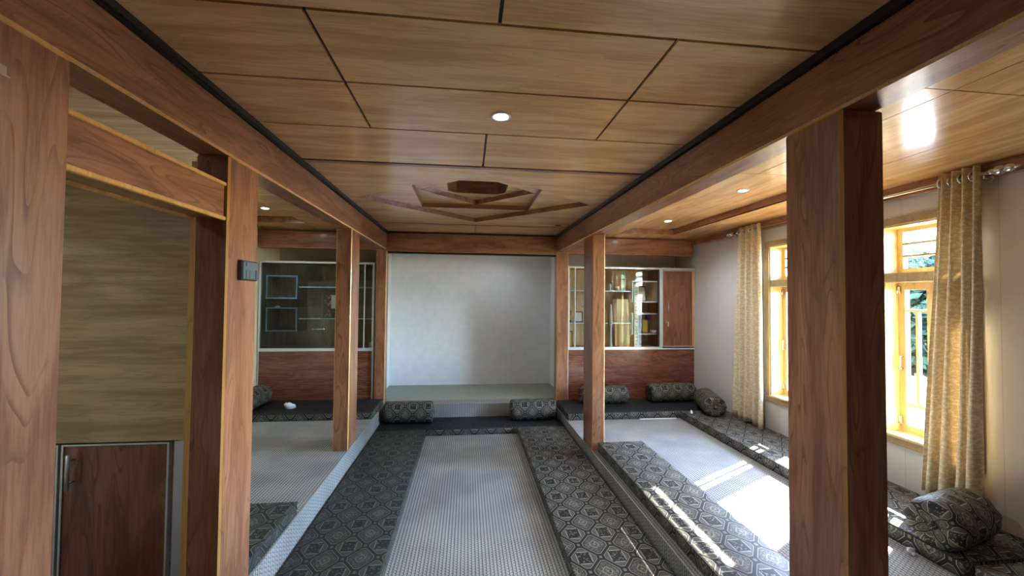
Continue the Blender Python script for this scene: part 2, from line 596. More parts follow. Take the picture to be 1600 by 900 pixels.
# lantern motif: nested turned squares stepping up
cyy = 3.88
dia = [(cx+1.12, cyy-0.02), (cx, cyy+1.06), (cx-1.14, cyy-0.0), (cx, cyy-0.97)]
sq = [(cx-0.58, cyy-0.52), (cx+0.575, cyy-0.52), (cx+0.575, cyy+0.53), (cx-0.58, cyy+0.53)]
dia2 = [(cx+0.55, cyy-0.02), (cx, cyy+0.55), (cx-0.555, cyy-0.0), (cx, cyy-0.5)]
k = 0.29; ch = 0.08
oct_ = [(cx-k, cyy-k+ch), (cx-k+ch, cyy-k), (cx+k-ch, cyy-k), (cx+k, cyy-k+ch),
        (cx+k, cyy+0.27-ch), (cx+k-ch, cyy+0.27), (cx-k+ch, cyy+0.27), (cx-k, cyy+0.27-ch)]
rect = [(XL, 2.885), (XR, 2.885), (XR, 5.10), (XL, 5.10)]
big = 0.03
def grow(p, s): return [(cx+(x-cx)*s, cyy+(y-cyy)*s) for x, y in p]
poly_with_hole(bm, rect, dia, ZC, 0); wall_ring(bm, dia, ZC, ZC+0.05, 1)
poly_with_hole(bm, grow(dia, 1.03), sq, ZC+0.05, 0); wall_ring(bm, sq, ZC+0.05, ZC+0.10, 1)
poly_with_hole(bm, grow(sq, 1.05), dia2, ZC+0.10, 0); wall_ring(bm, dia2, ZC+0.10, ZC+0.15, 1)
poly_with_hole(bm, grow(dia2, 1.05), oct_, ZC+0.15, 0); wall_ring(bm, oct_, ZC+0.15, ZC+0.32, 2)
fo = [bm.verts.new((x, y, ZC+0.31)) for x, y in grow(oct_, 1.02)]
f = bm.faces.new(fo); f.material_index = 2
box(bm, XL-0.2, XR+0.2, YB, YA+0.1, ZC+0.36, ZC+0.42, 3)
box(bm, XL-0.2, XR+0.2, YB, 2.80, ZC+0.013, ZC+0.03, 3)
box(bm, XL-0.2, XR+0.2, 5.25, YA+0.1, ZC+0.013, ZC+0.03, 3)
struct('ceiling', bm, ['ceil', 'brown_x', 'brown_x', 'black'])

def bay_ceiling(x0, x1, tx0, tx1, ty0, ty1, xs, ysplit, y_end):
    bm = bm_new()
    H = 0.08
    g = 0.006
    yy = [YB]+ysplit+[ty0]
    for i, (a, b_) in enumerate(zip(yy, yy[1:])):
        panel_grid(bm, x0, x1, a, b_, xs, g)
    panel_grid(bm, x0, x1, ty1, y_end, xs, g)
    for (a, b_) in ((x0, tx0), (tx1, x1)):
        n = 3
        for i in range(n):
            box(bm, a, b_, ty0+(ty1-ty0)*i/n+g/2, ty0+(ty1-ty0)*(i+1)/n-g/2, ZC, ZC+0.012, 0)
    wall_ring(bm, [(tx0, ty0), (tx1, ty0), (tx1, ty1), (tx0, ty1)], ZC, ZC+H, 1)
    n = 3
    for i in range(n):
        box(bm, tx0-0.02, tx1+0.02, ty0+(ty1-ty0)*i/n+(g/4 if i else -0.02), ty0+(ty1-ty0)*(i+1)/n-(g/4 if i < n-1 else -0.02), ZC+H, ZC+H+0.012, 0)
    box(bm, x0, x1, YB, y_end, ZC+0.11, ZC+0.15, 2)
    for r in ((x0, x1, YB, ty0-0.02), (x0, x1, ty1+0.02, y_end), (x0, tx0-0.02, ty0, ty1), (tx1+0.02, x1, ty0, ty1)):
        box(bm, r[0], r[1], r[2], r[3], ZC+0.013, ZC+0.03, 2)
    return bm
struct('ceiling', bay_ceiling(1.455, XW, 2.13, 2.94, 2.71, 5.45, [2.11, 2.80], [-1.5, -0.5, 0.5, 1.515], YK+0.1), ['ceil_y', 'brown_y', 'black'])
struct('ceiling', bay_ceiling(XWL, -1.285, -2.65, -2.05, 2.90, 5.35, [-2.07], [-1.5, -0.5, 0.5, 1.4, 2.29], YK+0.1), ['ceil', 'brown_y', 'black'])

bm = bm_new(); box(bm, XWL-0.12, XO, YB-0.12, YA+0.1, 2.9, 3.05); struct('ceiling', bm, 'screed')
bm = bm_new(); box(bm, XWL-0.12, XO, YK+0.1, YK+0.2, ZC+0.03, 2.9); struct('wall_back_upper', bm, 'screed')
# black shadow strips between beams and ceiling
bm = bm_new(); box(bm, XL-0.10, XL+0.018, YB, YF, 2.402, ZC+0.005); box(bm, XL-0.1, XL+0.008, YB, YF, 2.394, 2.402); struct('trim_2', bm, 'black')
bm = bm_new(); box(bm, XR-0.018, XR+0.10, YB, YF, 2.398, ZC+0.005); struct('trim_3', bm, 'black')
bm = bm_new(); box(bm, XL+0.018, XR-0.018, YF-0.012, YF+0.08, 2.408, ZC+0.005); struct('trim_4', bm, 'black')

# ------------------------------------------------------------------ beams, pillars
def beam(x0, x1, y0, y1, z0, z1, mat, label, name='ceiling_beam', bev=0.009):
    bm = bm_new(); box(bm, x0, x1, y0, y1, z0, z1, 0, bev, 1)
    o = link(name, bm, [mat, 'orange']); tag(o, label, 'beam', 'wooden ceiling beams')
    return o
beam(XL-0.15, XL, YB, YF, 2.17, 2.394, 'brown_y', 'long brown wooden beam over the left row of pillars')
beam(XR, XR+0.15, YB, YF, 2.183, 2.398, 'brown_y', 'long dark brown wooden beam over the right row of pillars')
beam(XL-0.02, XR+0.02, YF+0.001, YF+0.14, 2.150, 2.408, 'brown_x', 'short brown beam across the top of the empty grey alcove', bev=0.003)
beam(XWL, XL-0.152, YF, YF+0.14, 2.165, 2.395, 'brown_x', 'brown beam above the left glass cabinet', bev=0.003)
beam(XR+0.152, 3.437, YF, YF+0.14, 2.170, 2.408, 'brown_x', 'brown beam above the right glass cabinet beside the window wall', bev=0.003)
# black gap under the alcove beam
bm = bm_new(); box(bm, XL, XR, YF+0.05, YF+0.14, 2.125, 2.149); struct('trim_5', bm, 'black')

def pillar(x0, x1, y0, y1, z0, z1, label):
    bm = bm_new(); box(bm, x0, x1, y0, y1, z0, z1, 0, 0.008, 1)
    o = link('wooden_pillar', bm, ['brown_z', 'orange']); tag(o, label, 'pillar', 'wooden pillars between the bays')
    return o
pillar(XL-0.15, XL, 0.80, 1.27, 0.0, 2.17, 'wide brown wooden pillar nearest the camera at the left edge')
pillar(XL-0.15, XL, 2.04, 2.31, 0.0, 2.17, 'brown wooden pillar with the black switch box on it')
pillar(XL-0.148, XL, 4.09, 4.38, 0.0, 2.17, 'brown wooden pillar standing on the carpet before the left glass cabinet')
pillar(XL-0.138, XL, 5.80, 5.95, 0.0, 2.17, 'slim brown pillar at the left side of the grey alcove')
pillar(XR, XR+0.17, 1.265, 1.52, ZR, 2.183, 'large dark brown pillar nearest the camera on the right')
pillar(XR, XR+0.135, 4.09, 4.41, ZR, 2.183, 'brown pillar before the right glass cabinet, at the end of a floor mattress')
pillar(XR, XR+0.18, 5.80, 5.95, ZR, 2.183, 'slim brown pillar at the right side of the grey alcove')

# lintel between the two near left pillars, with rounded orange edge strips
o = root('door_lintel', (-1.225, 1.655, 1.855), 'brown wooden lintel with orange edges between the two near left pillars', 'lintel')
bm = bm_new(); box(bm, -1.29, -1.155, 1.271, 2.036, 1.868, 2.024); link('lintel_board', bm, 'brown_y', o)
for z0, z1 in ((1.855, 1.875), (2.019, 2.037)):
    bm = bm_new(); box(bm, -1.162, -1.142, 1.271, 2.036, z0, z1, 0, 0.006, None, 2); link('edge_strip', bm, 'orange', o)
bm = bm_new(); box(bm, -1.30, -1.286, 1.271, 2.036, 1.855, 1.872, 0, 0.004); link('edge_strip', bm, 'orange', o)

# ------------------------------------------------------------------ carpets
def carpet(boxes, label, loc=None):
    bm = bm_new()
    for q in boxes: box(bm, *q)
    o = link('carpet', bm, 'carpet', uv=False) if False else link('carpet', bm, 'carpet')
    tag(o, label, 'carpet', 'woven carpets'); return o
carpet([(XWL, XL, YB, 5.80, -0.006, 0.0), (XL-0.006, XL, YB, 5.744, ZP-0.006, -0.006)],
       'grey woven carpet on the raised left platform, folded down its edge')
carpet([(XR, XW-0.005, YB, 5.80, ZR-0.006, ZR), (XR, XR+0.006, YB, 5.744, ZP-0.006, ZR-0.006)],
       'grey woven carpet on the sunlit right platform by the windows')
carpet([(XL, XR, YB, 5.738, ZP-0.006, ZP)], 'grey woven carpet strip down the sunken middle bay')
carpet([(XL, XR, 5.738, 5.744, ZP, 0.0), (XL, XR, 5.738, 5.99, -0.006, 0.0)],
       'grey woven carpet over the step edge in front of the alcove')

# ------------------------------------------------------------------ windows
def window(n, Y0, Y1, detail=True):
    r = root('window_%d' % n, (XW, (Y0+Y1)/2, WZ0), kind='structure')
    bm = bm_new()
    cw = 0.058
    for a in ((Y0-cw, Y1+cw, WZ0-cw, WZ0), (Y0-cw, Y1+cw, WZ1, WZ1+cw), (Y0-cw, Y0, WZ0, WZ1), (Y1, Y1+cw, WZ0, WZ1)):
        box(bm, XW-0.018, XW, *a, 0, 0.004)
    link('casing', bm, 'casing', r)
    bm = bm_new()
    t = 0.012
    box(bm, XW, XO, Y0, Y0+t, WZ0, WZ1); box(bm, XW, XO, Y1-t, Y1, WZ0, WZ1)
    box(bm, XW, XO, Y0+t, Y1-t, WZ1-t, WZ1)
    link('jamb_lining', bm, 'frame', r)
    bm = bm_new(); box(bm, XW-0.03, XO+0.03, Y0+t, Y1-t, WZ0, WZ0+0.022, 0, 0.004); link('sill', bm, 'frame', r)
    a, b_ = Y0+t, Y1-t
    gx0, gx1 = 3.65, 3.695
    zt0, zt1 = 1.66, 1.735
    bm = bm_new(); box(bm, XW-0.012, gx1+0.01, a, b_, zt0, zt1, 0, 0.004); link('transom_bar', bm, 'casing', r)
    # louvre light above the bar
    zb, zc = zt1, WZ1-t
    bm = bm_new()
    box(bm, gx0, gx1, a, b_, zb, zb+0.045); box(bm, gx0, gx1, a, b_, zc-0.03, zc)
    box(bm, gx0, gx1, a, a+0.045, zb+0.045, zc-0.03); box(bm, gx0, gx1, b_-0.045, b_, zb+0.045, zc-0.03)
    lf = link('louvre_frame', bm, 'frame', r)
    hh = (zc-0.03-zb-0.045)
    for i in (1, 2):
        z = zb+0.045+hh*i/3
        bm = bm_new(); box(bm, gx0-0.01, gx1+0.01, a+0.045, b_-0.045, z-0.009, z+0.009, 0, 0.003); link('louvre_bar', bm, 'casing', lf)
    bm = bm_new(); box(bm, gx0+0.02, gx0+0.024, a+0.045, b_-0.045, zb+0.045, zc-0.03); link('glass_pane', bm, 'glass', lf)
    # casements below
    z0, z1 = WZ0+0.022, zt0
    sashes = [(b_-0.27, b_, True), (a, b_-0.335, False)]
    bm = bm_new(); box(bm, gx0-0.01, gx1+0.01, b_-0.335, b_-0.27, z0, z1, 0, 0.004); link('mullion', bm, 'frame', r)
    for (p, q, bars) in sashes:
        st = 0.055
        bm = bm_new()
        box(bm, gx0, gx1, p, p+st, z0, z1); box(bm, gx0, gx1, q-st, q, z0, z1)
        box(bm, gx0, gx1, p+st, q-st, z0, z0+0.06); box(bm, gx0, gx1, p+st, q-st, z1-0.06, z1)
        s = link('sash', bm, 'frame', r)
        if bars:
            bm = bm_new()
            box(bm, gx0+0.008, gx1-0.004, p+st, q-st, z1-0.245, z1-0.222)
            box(bm, gx0+0.008, gx1-0.004, p+st, q-st, z0+0.215, z0+0.24)
            yc = (p+q)/2
            box(bm, gx0+0.010, gx1-0.006, yc-0.010, yc+0.010, z0+0.24, z1-0.245)
            link('glazing_bar', bm, 'frame', s)
            for zz in (z1-0.05, z0+0.10):
                bm = bm_new(); box(bm, gx0-0.012, gx0, q-0.03, q-0.004, zz-0.04, zz+0.02, 0, 0.003); cyl(bm, (gx0-0.012, q-0.004, zz-0.04), (gx0-0.012, q-0.004, zz+0.02), 0.006)
                link('hinge', bm, 'chrome', s)
            bm = bm_new(); zz = (z0+z1)/2-0.05
            tube(bm, [(gx0, q-0.03, zz+0.05), (gx0-0.03, q-0.03, zz+0.05), (gx0-0.03, q-0.03, zz-0.05), (gx0, q-0.03, zz-0.05)], 0.006)
            link('handle', bm, 'chrome', s)
        bm = bm_new(); box(bm, gx0+0.02, gx0+0.024, p+st, q-st, z0+0.06, z1-0.06); link('glass_pane', bm, 'glass', s)
    # daylight portal
    ld = bpy.data.lights.new('window_portal_%d' % n, 'AREA')
    ld.shape = 'RECTANGLE'; ld.size = WZ1-WZ0; ld.size_y = Y1-Y0
    ld.cycles.is_portal = True
    lo = bpy.data.objects.new('window_portal_%d' % n, ld)
    COL.objects.link(lo)
    lo.location = (XO+0.02, (Y0+Y1)/2, (WZ0+WZ1)/2)
    lo.rotation_euler = (0, math.radians(90), 0)
for i, (a, b_) in enumerate(WINS): window(i+1, a, b_)

# unseen eave added over the windows to cut off the topmost sun stripe
bm = bm_new(); box(bm, XO, 3.93, 1.6, 5.2, 2.255, 2.30); struct('sun_cut_eave', bm, 'frame')

# ------------------------------------------------------------------ closet
o = root('storage_closet', (-2.1, 2.42, 0.0), 'storage closet with plain olive wood front between the two near left pillars', 'closet')
CY = 2.15
bm = bm_new(); box(bm, XWL+0.004, -1.37, CY, 2.70, 0.79, 2.12); link('upper_panel', bm, 'olive_x', o)
bm = bm_new(); box(bm, XWL+0.004, -1.372, CY+0.03, 2.70, 0.0, 0.79); link('lower_body', bm, 'olive_x', o)
bm = bm_new(); box(bm, -1.418, -1.374, CY+0.005, CY+0.03, 0.0, 0.787); link('corner_strip', bm, 'alu', o)
for x0, x1, hx in ((-1.915, -1.442, -1.862), (-2.40, -1.928, -2.36)):
    bm = bm_new(); box(bm, x0+0.008, x1-0.008, CY+0.012, CY+0.029, 0.04, 0.772); d = link('door', bm, 'dark_z', o)
    bm = bm_new()
    for q in ((x0, x0+0.009, 0.03, 0.78), (x1-0.009, x1, 0.03, 0.78), (x0+0.009, x1-0.009, 0.03, 0.039), (x0+0.009, x1-0.009, 0.772, 0.78)):
        box(bm, q[0], q[1], CY+0.006, CY+0.029, q[2], q[3])
    link('door_edge', bm, 'alu', d)
    bm = bm_new(); cyl(bm, (hx, CY-0.022, 0.575), (hx, CY-0.022, 0.740), 0.008)
    for z in (0.605, 0.71): cyl(bm, (hx, CY-0.022, z), (hx, CY+0.012, z), 0.004)
    link('handle', bm, 'alu', d)
# orange batten between closet and pillar
bm = bm_new(); box(bm, -1.335, -1.287, 2.09, 2.13, 0.0, 2.15); struct('trim_6', bm, 'orange')

# ------------------------------------------------------------------ glass fronted cabinets
def cubby(parent, x0, x1, y0, y1, z0, z1, bk):
    bm = bm_new(); t = 0.010
    box(bm, x0, x1, y0+0.006, y1, z0, z0+t); box(bm, x0, x1, y0+0.006, y1, z1-t, z1)
    box(bm, x0, x0+t, y0+0.006, y1, z0+t, z1-t); box(bm, x1-t, x1, y0+0.006, y1, z0+t, z1-t)
    c = link('cubby_box', bm, bk, parent)
    bm = bm_new(); t = 0.016
    box(bm, x0, x1, y0, y0+0.006, z0, z0+t); box(bm, x0, x1, y0, y0+0.006, z1-t, z1)
    box(bm, x0, x0+t, y0, y0+0.006, z0+t, z1-t); box(bm, x1-t, x1, y0, y0+0.006, z0+t, z1-t)
    link('cubby_edge', bm, 'pale_edge' if bk == 'tan_back' else 'blue_film', c)

def cabinet(x0, x1, xg, zf, label, cubs, cubdir, shelves, stiles, door=None, bk='tan_back'):
    """xg: right end of the glazed part"""
    Y0 = 5.845
    r = root('display_cabinet', ((x0+x1)/2, (Y0+YK)/2, zf), label, 'cabinet')
    zb, zt = 0.762, 1.985
    bm = bm_new(); box(bm, x0+0.012, x1-0.012, Y0+0.01, Y0+0.03, zf, zb-0.02); link('base_panel', bm, 'red_x', r)
    bm = bm_new()
    box(bm, x0, x0+0.018, Y0+0.03, YK, zf, zt); box(bm, x1-0.018, x1, Y0+0.03, YK, zf, zt)
    box(bm, x0+0.018, x1-0.018, Y0+0.03, YK, zt-0.02, zt); box(bm, x0+0.018, x1-0.018, Y0+0.03, YK, zb-0.02, zb)
    box(bm, x0+0.018, x1-0.018, Y0+0.42, Y0+0.44, zb, zt-0.02)
    if door: box(bm, xg, xg+0.018, Y0+0.03, Y0+0.42, zb, zt-0.02, 1)
    link('carcass', bm, [bk, 'dark_z'], r)
    bm = bm_new(); fw_ = 0.026
    box(bm, x0, x1, Y0-0.004, Y0+0.03, zt-fw_, zt); box(bm, x0, x1, Y0-0.004, Y0+0.03, zb-fw_+0.004, zb)
    box(bm, x0, x0+fw_, Y0-0.004, Y0+0.03, zb, zt-fw_); box(bm, x1-fw_*0.7, x1, Y0-0.004, Y0+0.03, zb, zt-fw_)
    box(bm, x0, x0+0.012, Y0+0.008, Y0+0.03, zf, zb-fw_); box(bm, x1-0.012, x1, Y0+0.008, Y0+0.03, zf, zb-fw_)
    if door: box(bm, xg-0.005, xg+0.035, Y0-0.004, Y0+0.03, zb, zt-fw_)
    for s in stiles: box(bm, s-0.007, s+0.007, Y0+0.002, Y0+0.02, zb, zt-fw_)
    box(bm, x0+fw_, xg, Y0-0.002, Y0+0.028, zb, zb+0.02)
    link('aluminium_frame', bm, 'alu', r)
    if door:
        bm = bm_new(); box(bm, xg-0.03, xg-0.005, Y0+0.004, Y0+0.02, zb+0.01, zt-fw_-0.005); link('door_stile', bm, 'blackp', r)
    mid = (x0+xg)/2+0.08
    for a, b_, y in ((x0+fw_, mid+0.03, Y0+0.006), (mid-0.03, xg-0.006, Y0+0.016)):
        bm = bm_new(); box(bm, a, b_, y, y+0.004, zb+0.02, zt-fw_); link('glass_pane', bm, 'glass_cab', r)
    for c in cubs: cubby(r, c[0], c[1], Y0+0.05, Y0+0.42, c[2], c[3], bk)
    for (a, b_, z) in shelves:
        bm = bm_new(); box(bm, a, b_, Y0+0.10, Y0+0.42, z, z+0.008); sh = link('glass_shelf', bm, 'glass_cab', r)
        bm = bm_new(); box(bm, a, b_, Y0+0.085, Y0+0.0995, z-0.004, z+0.012); link('shelf_edge', bm, 'pale_edge', sh)
    if door:
        a, b_ = door
        bm = bm_new(); box(bm, a+0.012, b_-0.035, Y0-0.004, Y0+0.022, zb+0.03, zt-0.045); d = link('door', bm, 'red_z', r)
        bm = bm_new(); box(bm, b_-0.034, b_-0.005, Y0-0.002, Y0+0.022, zb+0.02, zt-0.035); link('door_batten', bm, 'orange', d)
        bm = bm_new()
        box(bm, a+0.004, a+0.012, Y0-0.006, Y0+0.02, zb+0.02, zt-0.035); box(bm, a+0.012, b_-0.035, Y0-0.006, Y0+0.02, zb+0.02, zb+0.03)
        box(bm, a+0.012, b_-0.035, Y0-0.006, Y0+0.02, zt-0.045, zt-0.035)
        link('door_edge', bm, 'alu', d)
        hx = a+0.085
        bm = bm_new(); cyl(bm, (hx, Y0-0.03, 1.275), (hx, Y0-0.03, 1.49), 0.009)
        for z in (1.31, 1.455): cyl(bm, (hx, Y0-0.03, z), (hx, Y0-0.004, z), 0.006)
        link('handle', bm, 'chrome', d)
        bm = bm_new(); cyl(bm, (hx-0.02, Y0-0.016, 1.155), (hx-0.02, Y0-0.004, 1.155), 0.016)
        box(bm, hx-0.012, hx+0.006, Y0-0.03, Y0-0.016, 1.09, 1.165)
        link('lock', bm, 'chrome', d)
    return r
cabinet(1.49, 3.495, 2.925, ZR, 'sunlit glass fronted display cabinet with a wooden door at its right end',
        [(2.505, 2.918, 1.455, 1.785), (2.505, 2.918, 0.962, 1.288)], 1,
        [(1.51, 2.50, 1.618), (1.51, 2.50, 1.128)], [1.60], (2.96, 3.478))
rc = cabinet(XWL+0.012, -1.315, -1.335, 0.0, 'dim glass fronted display cabinet behind the left pillars',
        [(-2.77, -2.36, 1.463, 1.788), (-2.765, -2.357, 1.008, 1.342)], -1,
        [(-2.35, -1.34, 1.626), (-2.35, -1.34, 1.182)], [-1.44], None, 'grey_back')

bm = bm_new(); cyl(bm, (-2.13, 5.837, 1.045), (-1.98, 5.837, 1.047), 0.005); ball(bm, (-1.975, 5.837, 1.047), 0.013, 0, 1, 0.9, 1)
link('lock', bm, 'alu', rc)

# ------------------------------------------------------------------ mattresses
def mattress(x0, x1, y0, y1, z0, z1, label, grazing_dark=False, mat='jac'):
    bm = bm_new()
    box(bm, x0, x1, y0, y1, z0, z1)
    es = [e for e in bm.edges]
    bmesh.ops.bevel(bm, geom=es, offset=0.012, segments=2, affect='EDGES', profile=0.5)
    bm.normal_update()
    for f in bm.faces:
        f.smooth = True
        f.material_index = 1 if (grazing_dark and f.normal.z > 0.9) else 0
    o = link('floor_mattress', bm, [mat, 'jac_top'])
    r = tag(o, label, 'mattress', 'floor mattresses')
    bm = bm_new()
    zz = (z0+z1)/2
    # piping round the top edge
    i = 0.002
    pts = [(x0+i, y0+i), (x1-i, y0+i), (x1-i, y1-i), (x0+i, y1-i), (x0+i, y0+i)]
    tube(bm, [(a, b_, z1-0.008) for a, b_ in pts], 0.004, 6)
    link('piping', bm, 'charcoal', o)
    return o
ZM = -0.172
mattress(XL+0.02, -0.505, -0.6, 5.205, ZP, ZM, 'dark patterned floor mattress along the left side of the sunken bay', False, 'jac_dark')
mattress(0.665, XR-0.02, -0.6, 5.205, ZP, ZM, 'patterned floor mattress along the right side of the sunken bay')
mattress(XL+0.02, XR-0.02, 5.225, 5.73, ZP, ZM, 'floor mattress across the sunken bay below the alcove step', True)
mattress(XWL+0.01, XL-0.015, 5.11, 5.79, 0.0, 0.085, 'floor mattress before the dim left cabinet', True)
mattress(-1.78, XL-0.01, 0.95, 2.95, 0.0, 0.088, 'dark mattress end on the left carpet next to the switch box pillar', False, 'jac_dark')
mattress(1.36, 1.838, 0.2, 4.07, ZR, ZR+0.1, 'patterned floor mattress with sun spots on the right platform edge')
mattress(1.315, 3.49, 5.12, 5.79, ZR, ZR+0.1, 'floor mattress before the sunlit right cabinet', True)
mattress(2.83, 3.49, 2.03, 5.10, ZR, ZR+0.1, 'patterned floor mattress along the wall under the windows')
mattress(2.86, 3.49, -0.2, 2.00, ZR, ZR+0.1, 'floor mattress at the lower right corner beyond the big bolster')

# ------------------------------------------------------------------ bolsters
def bolster(p, q, rad, label, sag=0.0, seed=0, spin=0.0):
    """round cushion from end p to end q with gathered ends"""
    rnd = random.Random(seed)
    p, q = Vector(p), Vector(q)
    d = (q-p); L = d.length; d.normalize()
    side = Vector((-d.y, d.x, 0)); upv = d.cross(side)*-1
    if upv.z < 0: upv = -upv
    prof = []
    for r, s in ((0.10, 0.020), (0.30, 0.012), (0.60, 0.004), (0.80, 0.008), (0.92, 0.025), (0.985, 0.055)): prof.append((r, s))
    n_mid = 12
    for i in range(n_mid+1):
        s = 0.09+(L-0.18)*i/n_mid
        prof.append((1.0+0.018*math.sin(i*1.3+seed), s))
    for r, s in ((0.985, 0.055), (0.92, 0.025), (0.80, 0.008), (0.60, 0.004), (0.30, 0.012), (0.10, 0.020)): prof.append((r, L-s))
    N = 40
    bm = bm_new(); uvl = bm.loops.layers.uv.verify()
    rings = []; arc = 0; arcs = []
    for i, (r, s) in enumerate(prof):
        if i:
            pr_, ps = prof[i-1]; arc += math.hypot((r-pr_)*rad, s-ps)
        arcs.append(arc)
        ring = []
        for k in range(N):
            a = 2*math.pi*k/N
            gath = 1+(0.05*math.sin(a*9+seed) if r < 0.95 else 0.0)
            rr = r*rad*gath
            y, z = rr*math.cos(a), rr*math.sin(a)*0.96
            if z < -0.82*rad: z = -0.82*rad-(z+0.82*rad)*-0.25
            co = p + d*s + side*y + upv*z
            ring.append(bm.verts.new(co))
        rings.append(ring)
    for i in range(len(rings)-1):
        for k in range(N):
            k2 = (k+1) % N
            f = bm.faces.new((rings[i][k], rings[i][k2], rings[i+1][k2], rings[i+1][k])); f.smooth = True
            us = (k/N, (k+1)/N, (k+1)/N, k/N)
            for l, uu, aa in zip(f.loops, us, (arcs[i], arcs[i], arcs[i+1], arcs[i+1])):
                l[uvl].uv = (aa, (uu+spin)*0.88)
    bm.faces.new(rings[0][::-1]); bm.faces.new(rings[-1])
    o = link('bolster_cushion', bm, 'jac_bol', uv=False)
    tag(o, label, 'cushion', 'bolster cushions on the mattresses')
    for e, dd in ((p+d*0.014, -d), (q-d*0.014, d)):
        bm = bm_new(); ball(bm, e, 0.022, 0, 1, 1, 1, 12, 8)
        link('end_button', bm, 'jac_bol', o)
    return o
R1 = 0.150
def rest(z, r): return z + r*0.86
bolster((-1.085, 5.56, rest(ZM, R1)), (-0.435, 5.56, rest(ZM, R1)), R1, 'dark bolster cushion at the left end of the step below the alcove', seed=1)
bolster((0.60, 5.555, rest(ZM, R1)), (1.235, 5.565, rest(ZM, R1)), R1, 'bolster cushion at the right end of the step below the alcove', seed=2)
R2 = 0.132
bolster((1.60, 5.60, rest(0.02, R2)), (2.30, 5.60, rest(0.02, R2)), R2, 'bolster cushion half hidden behind the right middle pillar', seed=3)
R3 = 0.142
bolster((2.63, 5.62, rest(0.02, R3)), (3.33, 5.62, rest(0.02, R3)), R3, 'bolster cushion lying along the right cabinet in the corner', seed=4)
bolster((3.13, 4.78, rest(0.02, R3)), (3.31, 5.34, rest(0.02, R3)), R3, 'bolster cushion at the corner turned with its round end forward', seed=5)
bolster((-2.69, 5.14, rest(0.085, 0.135)), (-2.69, 5.72, rest(0.085, 0.135)), 0.135, 'bolster cushion end peeking out beside the switch box pillar', seed=6)
R4 = 0.150
bolster((2.80, 2.16, rest(0.02, R4)), (3.28, 2.30, rest(0.02, R4)), R4, 'large bolster cushion under the near curtain at the right', seed=7, spin=0.1)

# ------------------------------------------------------------------ curtains and rod
def curtain(name, label, ya_t, yb_t, ya_b, yb_b, z0, z1, xc, folds, amp_t, amp_b, seed, dx=0.0):
    bm = bm_new(); uvl = bm.loops.layers.uv.verify()
    NU, NV = folds*14, 30
    grid = []
    rnd = random.Random(seed)
    ph = [rnd.uniform(-0.5, 0.5) for _ in range(folds+1)]
    for j in range(NV+1):
        t = j/NV
        z = z1+(z0-z1)*t
        row = []
        for i in range(NU+1):
            s = i/NU
            e = t**1.3
            ya = ya_t+(ya_b-ya_t)*e; yb = yb_t+(yb_b-yb_t)*e
            amp = amp_t+(amp_b-amp_t)*t
            fi = s*folds
            ww = math.sin(2*math.pi*fi+ph[int(min(fi, folds-1))]*t*1.2)
            w2 = math.sin(2*math.pi*fi*0.5+seed+t*2.0)*0.35*t
            x = xc+dx*t+amp*(ww+w2)
            y = ya+(yb-ya)*s+0.010*math.sin(4*math.pi*fi+1)*t + 0.012*t*math.sin(3*t+s*5)
            zz = z+0.012*math.sin(s*9+seed)*t*t
            row.append(bm.verts.new((x, y, zz)))
        grid.append(row)
    for j in range(NV):
        for i in range(NU):
            f = bm.faces.new((grid[j][i], grid[j][i+1], grid[j+1][i+1], grid[j+1][i])); f.smooth = True
            for l, (ii, jj) in zip(f.loops, ((i, j), (i+1, j), (i+1, j+1), (i, j+1))):
                l[uvl].uv = (ii/NU*folds*0.16, jj/NV*(z1-z0))
    o = link('curtain', bm, 'curtain', uv=False)
    tag(o, label, 'curtain', 'curtains at the windows')
    md = o.modifiers.new('cloth', 'SOLIDIFY'); md.thickness = 0.004; md.offset = 0
    # eyelet rings
    for k in range(folds*2):
        s = (k+0.5)/(folds*2)
        y = ya_t+(yb_t-ya_t)*s
        bm = bm_new()
        ring = [(xc+0.03*math.cos(a), y, ROD_Z+0.03*math.sin(a)) for a in [2*math.pi*i/14 for i in range(15)]]
        tube(bm, ring, 0.006, 6)
        link('eyelet', bm, 'chrome', o)
    return o
ROD_Z, ROD_X = 2.352, 3.385
curtain('curtain', 'gold beige curtain hanging at the far side of the windows', 4.70, 4.30, 4.79, 4.25, 0.035, 2.405, ROD_X, 4, 0.030, 0.040, 3)
curtain('curtain', 'gold beige curtain hanging above the big bolster at the right', 2.53, 2.29, 2.68, 2.31, 0.10, 2.415, ROD_X, 4, 0.034, 0.055, 5)
o = root('curtain_rod', (ROD_X, 3.5, ROD_Z-0.03), 'long metal curtain rod with finials over the windows', 'curtain rod')
bm = bm_new(); cyl(bm, (ROD_X, 2.24, ROD_Z), (ROD_X, 4.79, ROD_Z), 0.011, None, 14); link('rod', bm, 'chrome', o)
for y, s in ((2.24, -1), (4.79, 1)):
    bm = bm_new()
    cyl(bm, (ROD_X, y-0.01*s, ROD_Z), (ROD_X, y+0.02*s, ROD_Z), 0.018)
    ball(bm, (ROD_X, y+0.045*s, ROD_Z), 0.03, 0, 1, 1.1, 1)
    ball(bm, (ROD_X, y+0.095*s, ROD_Z), 0.026, 0, 1, 1.2, 1)
    cyl(bm, (ROD_X, y+0.105*s, ROD_Z), (ROD_X, y+0.15*s, ROD_Z), 0.02, 0.002)
    link('finial', bm, 'chrome', o)
for y in (2.272, 3.13, 4.765):
    bm = bm_new()
    tube(bm, [(3.44, y, ROD_Z-0.03), (ROD_X, y, ROD_Z-0.03), (ROD_X, y, ROD_Z-0.011)], 0.006)
    cyl(bm, (3.432, y, ROD_Z-0.03), (3.44, y, ROD_Z-0.03), 0.02)
    link('bracket', bm, 'chrome', o)

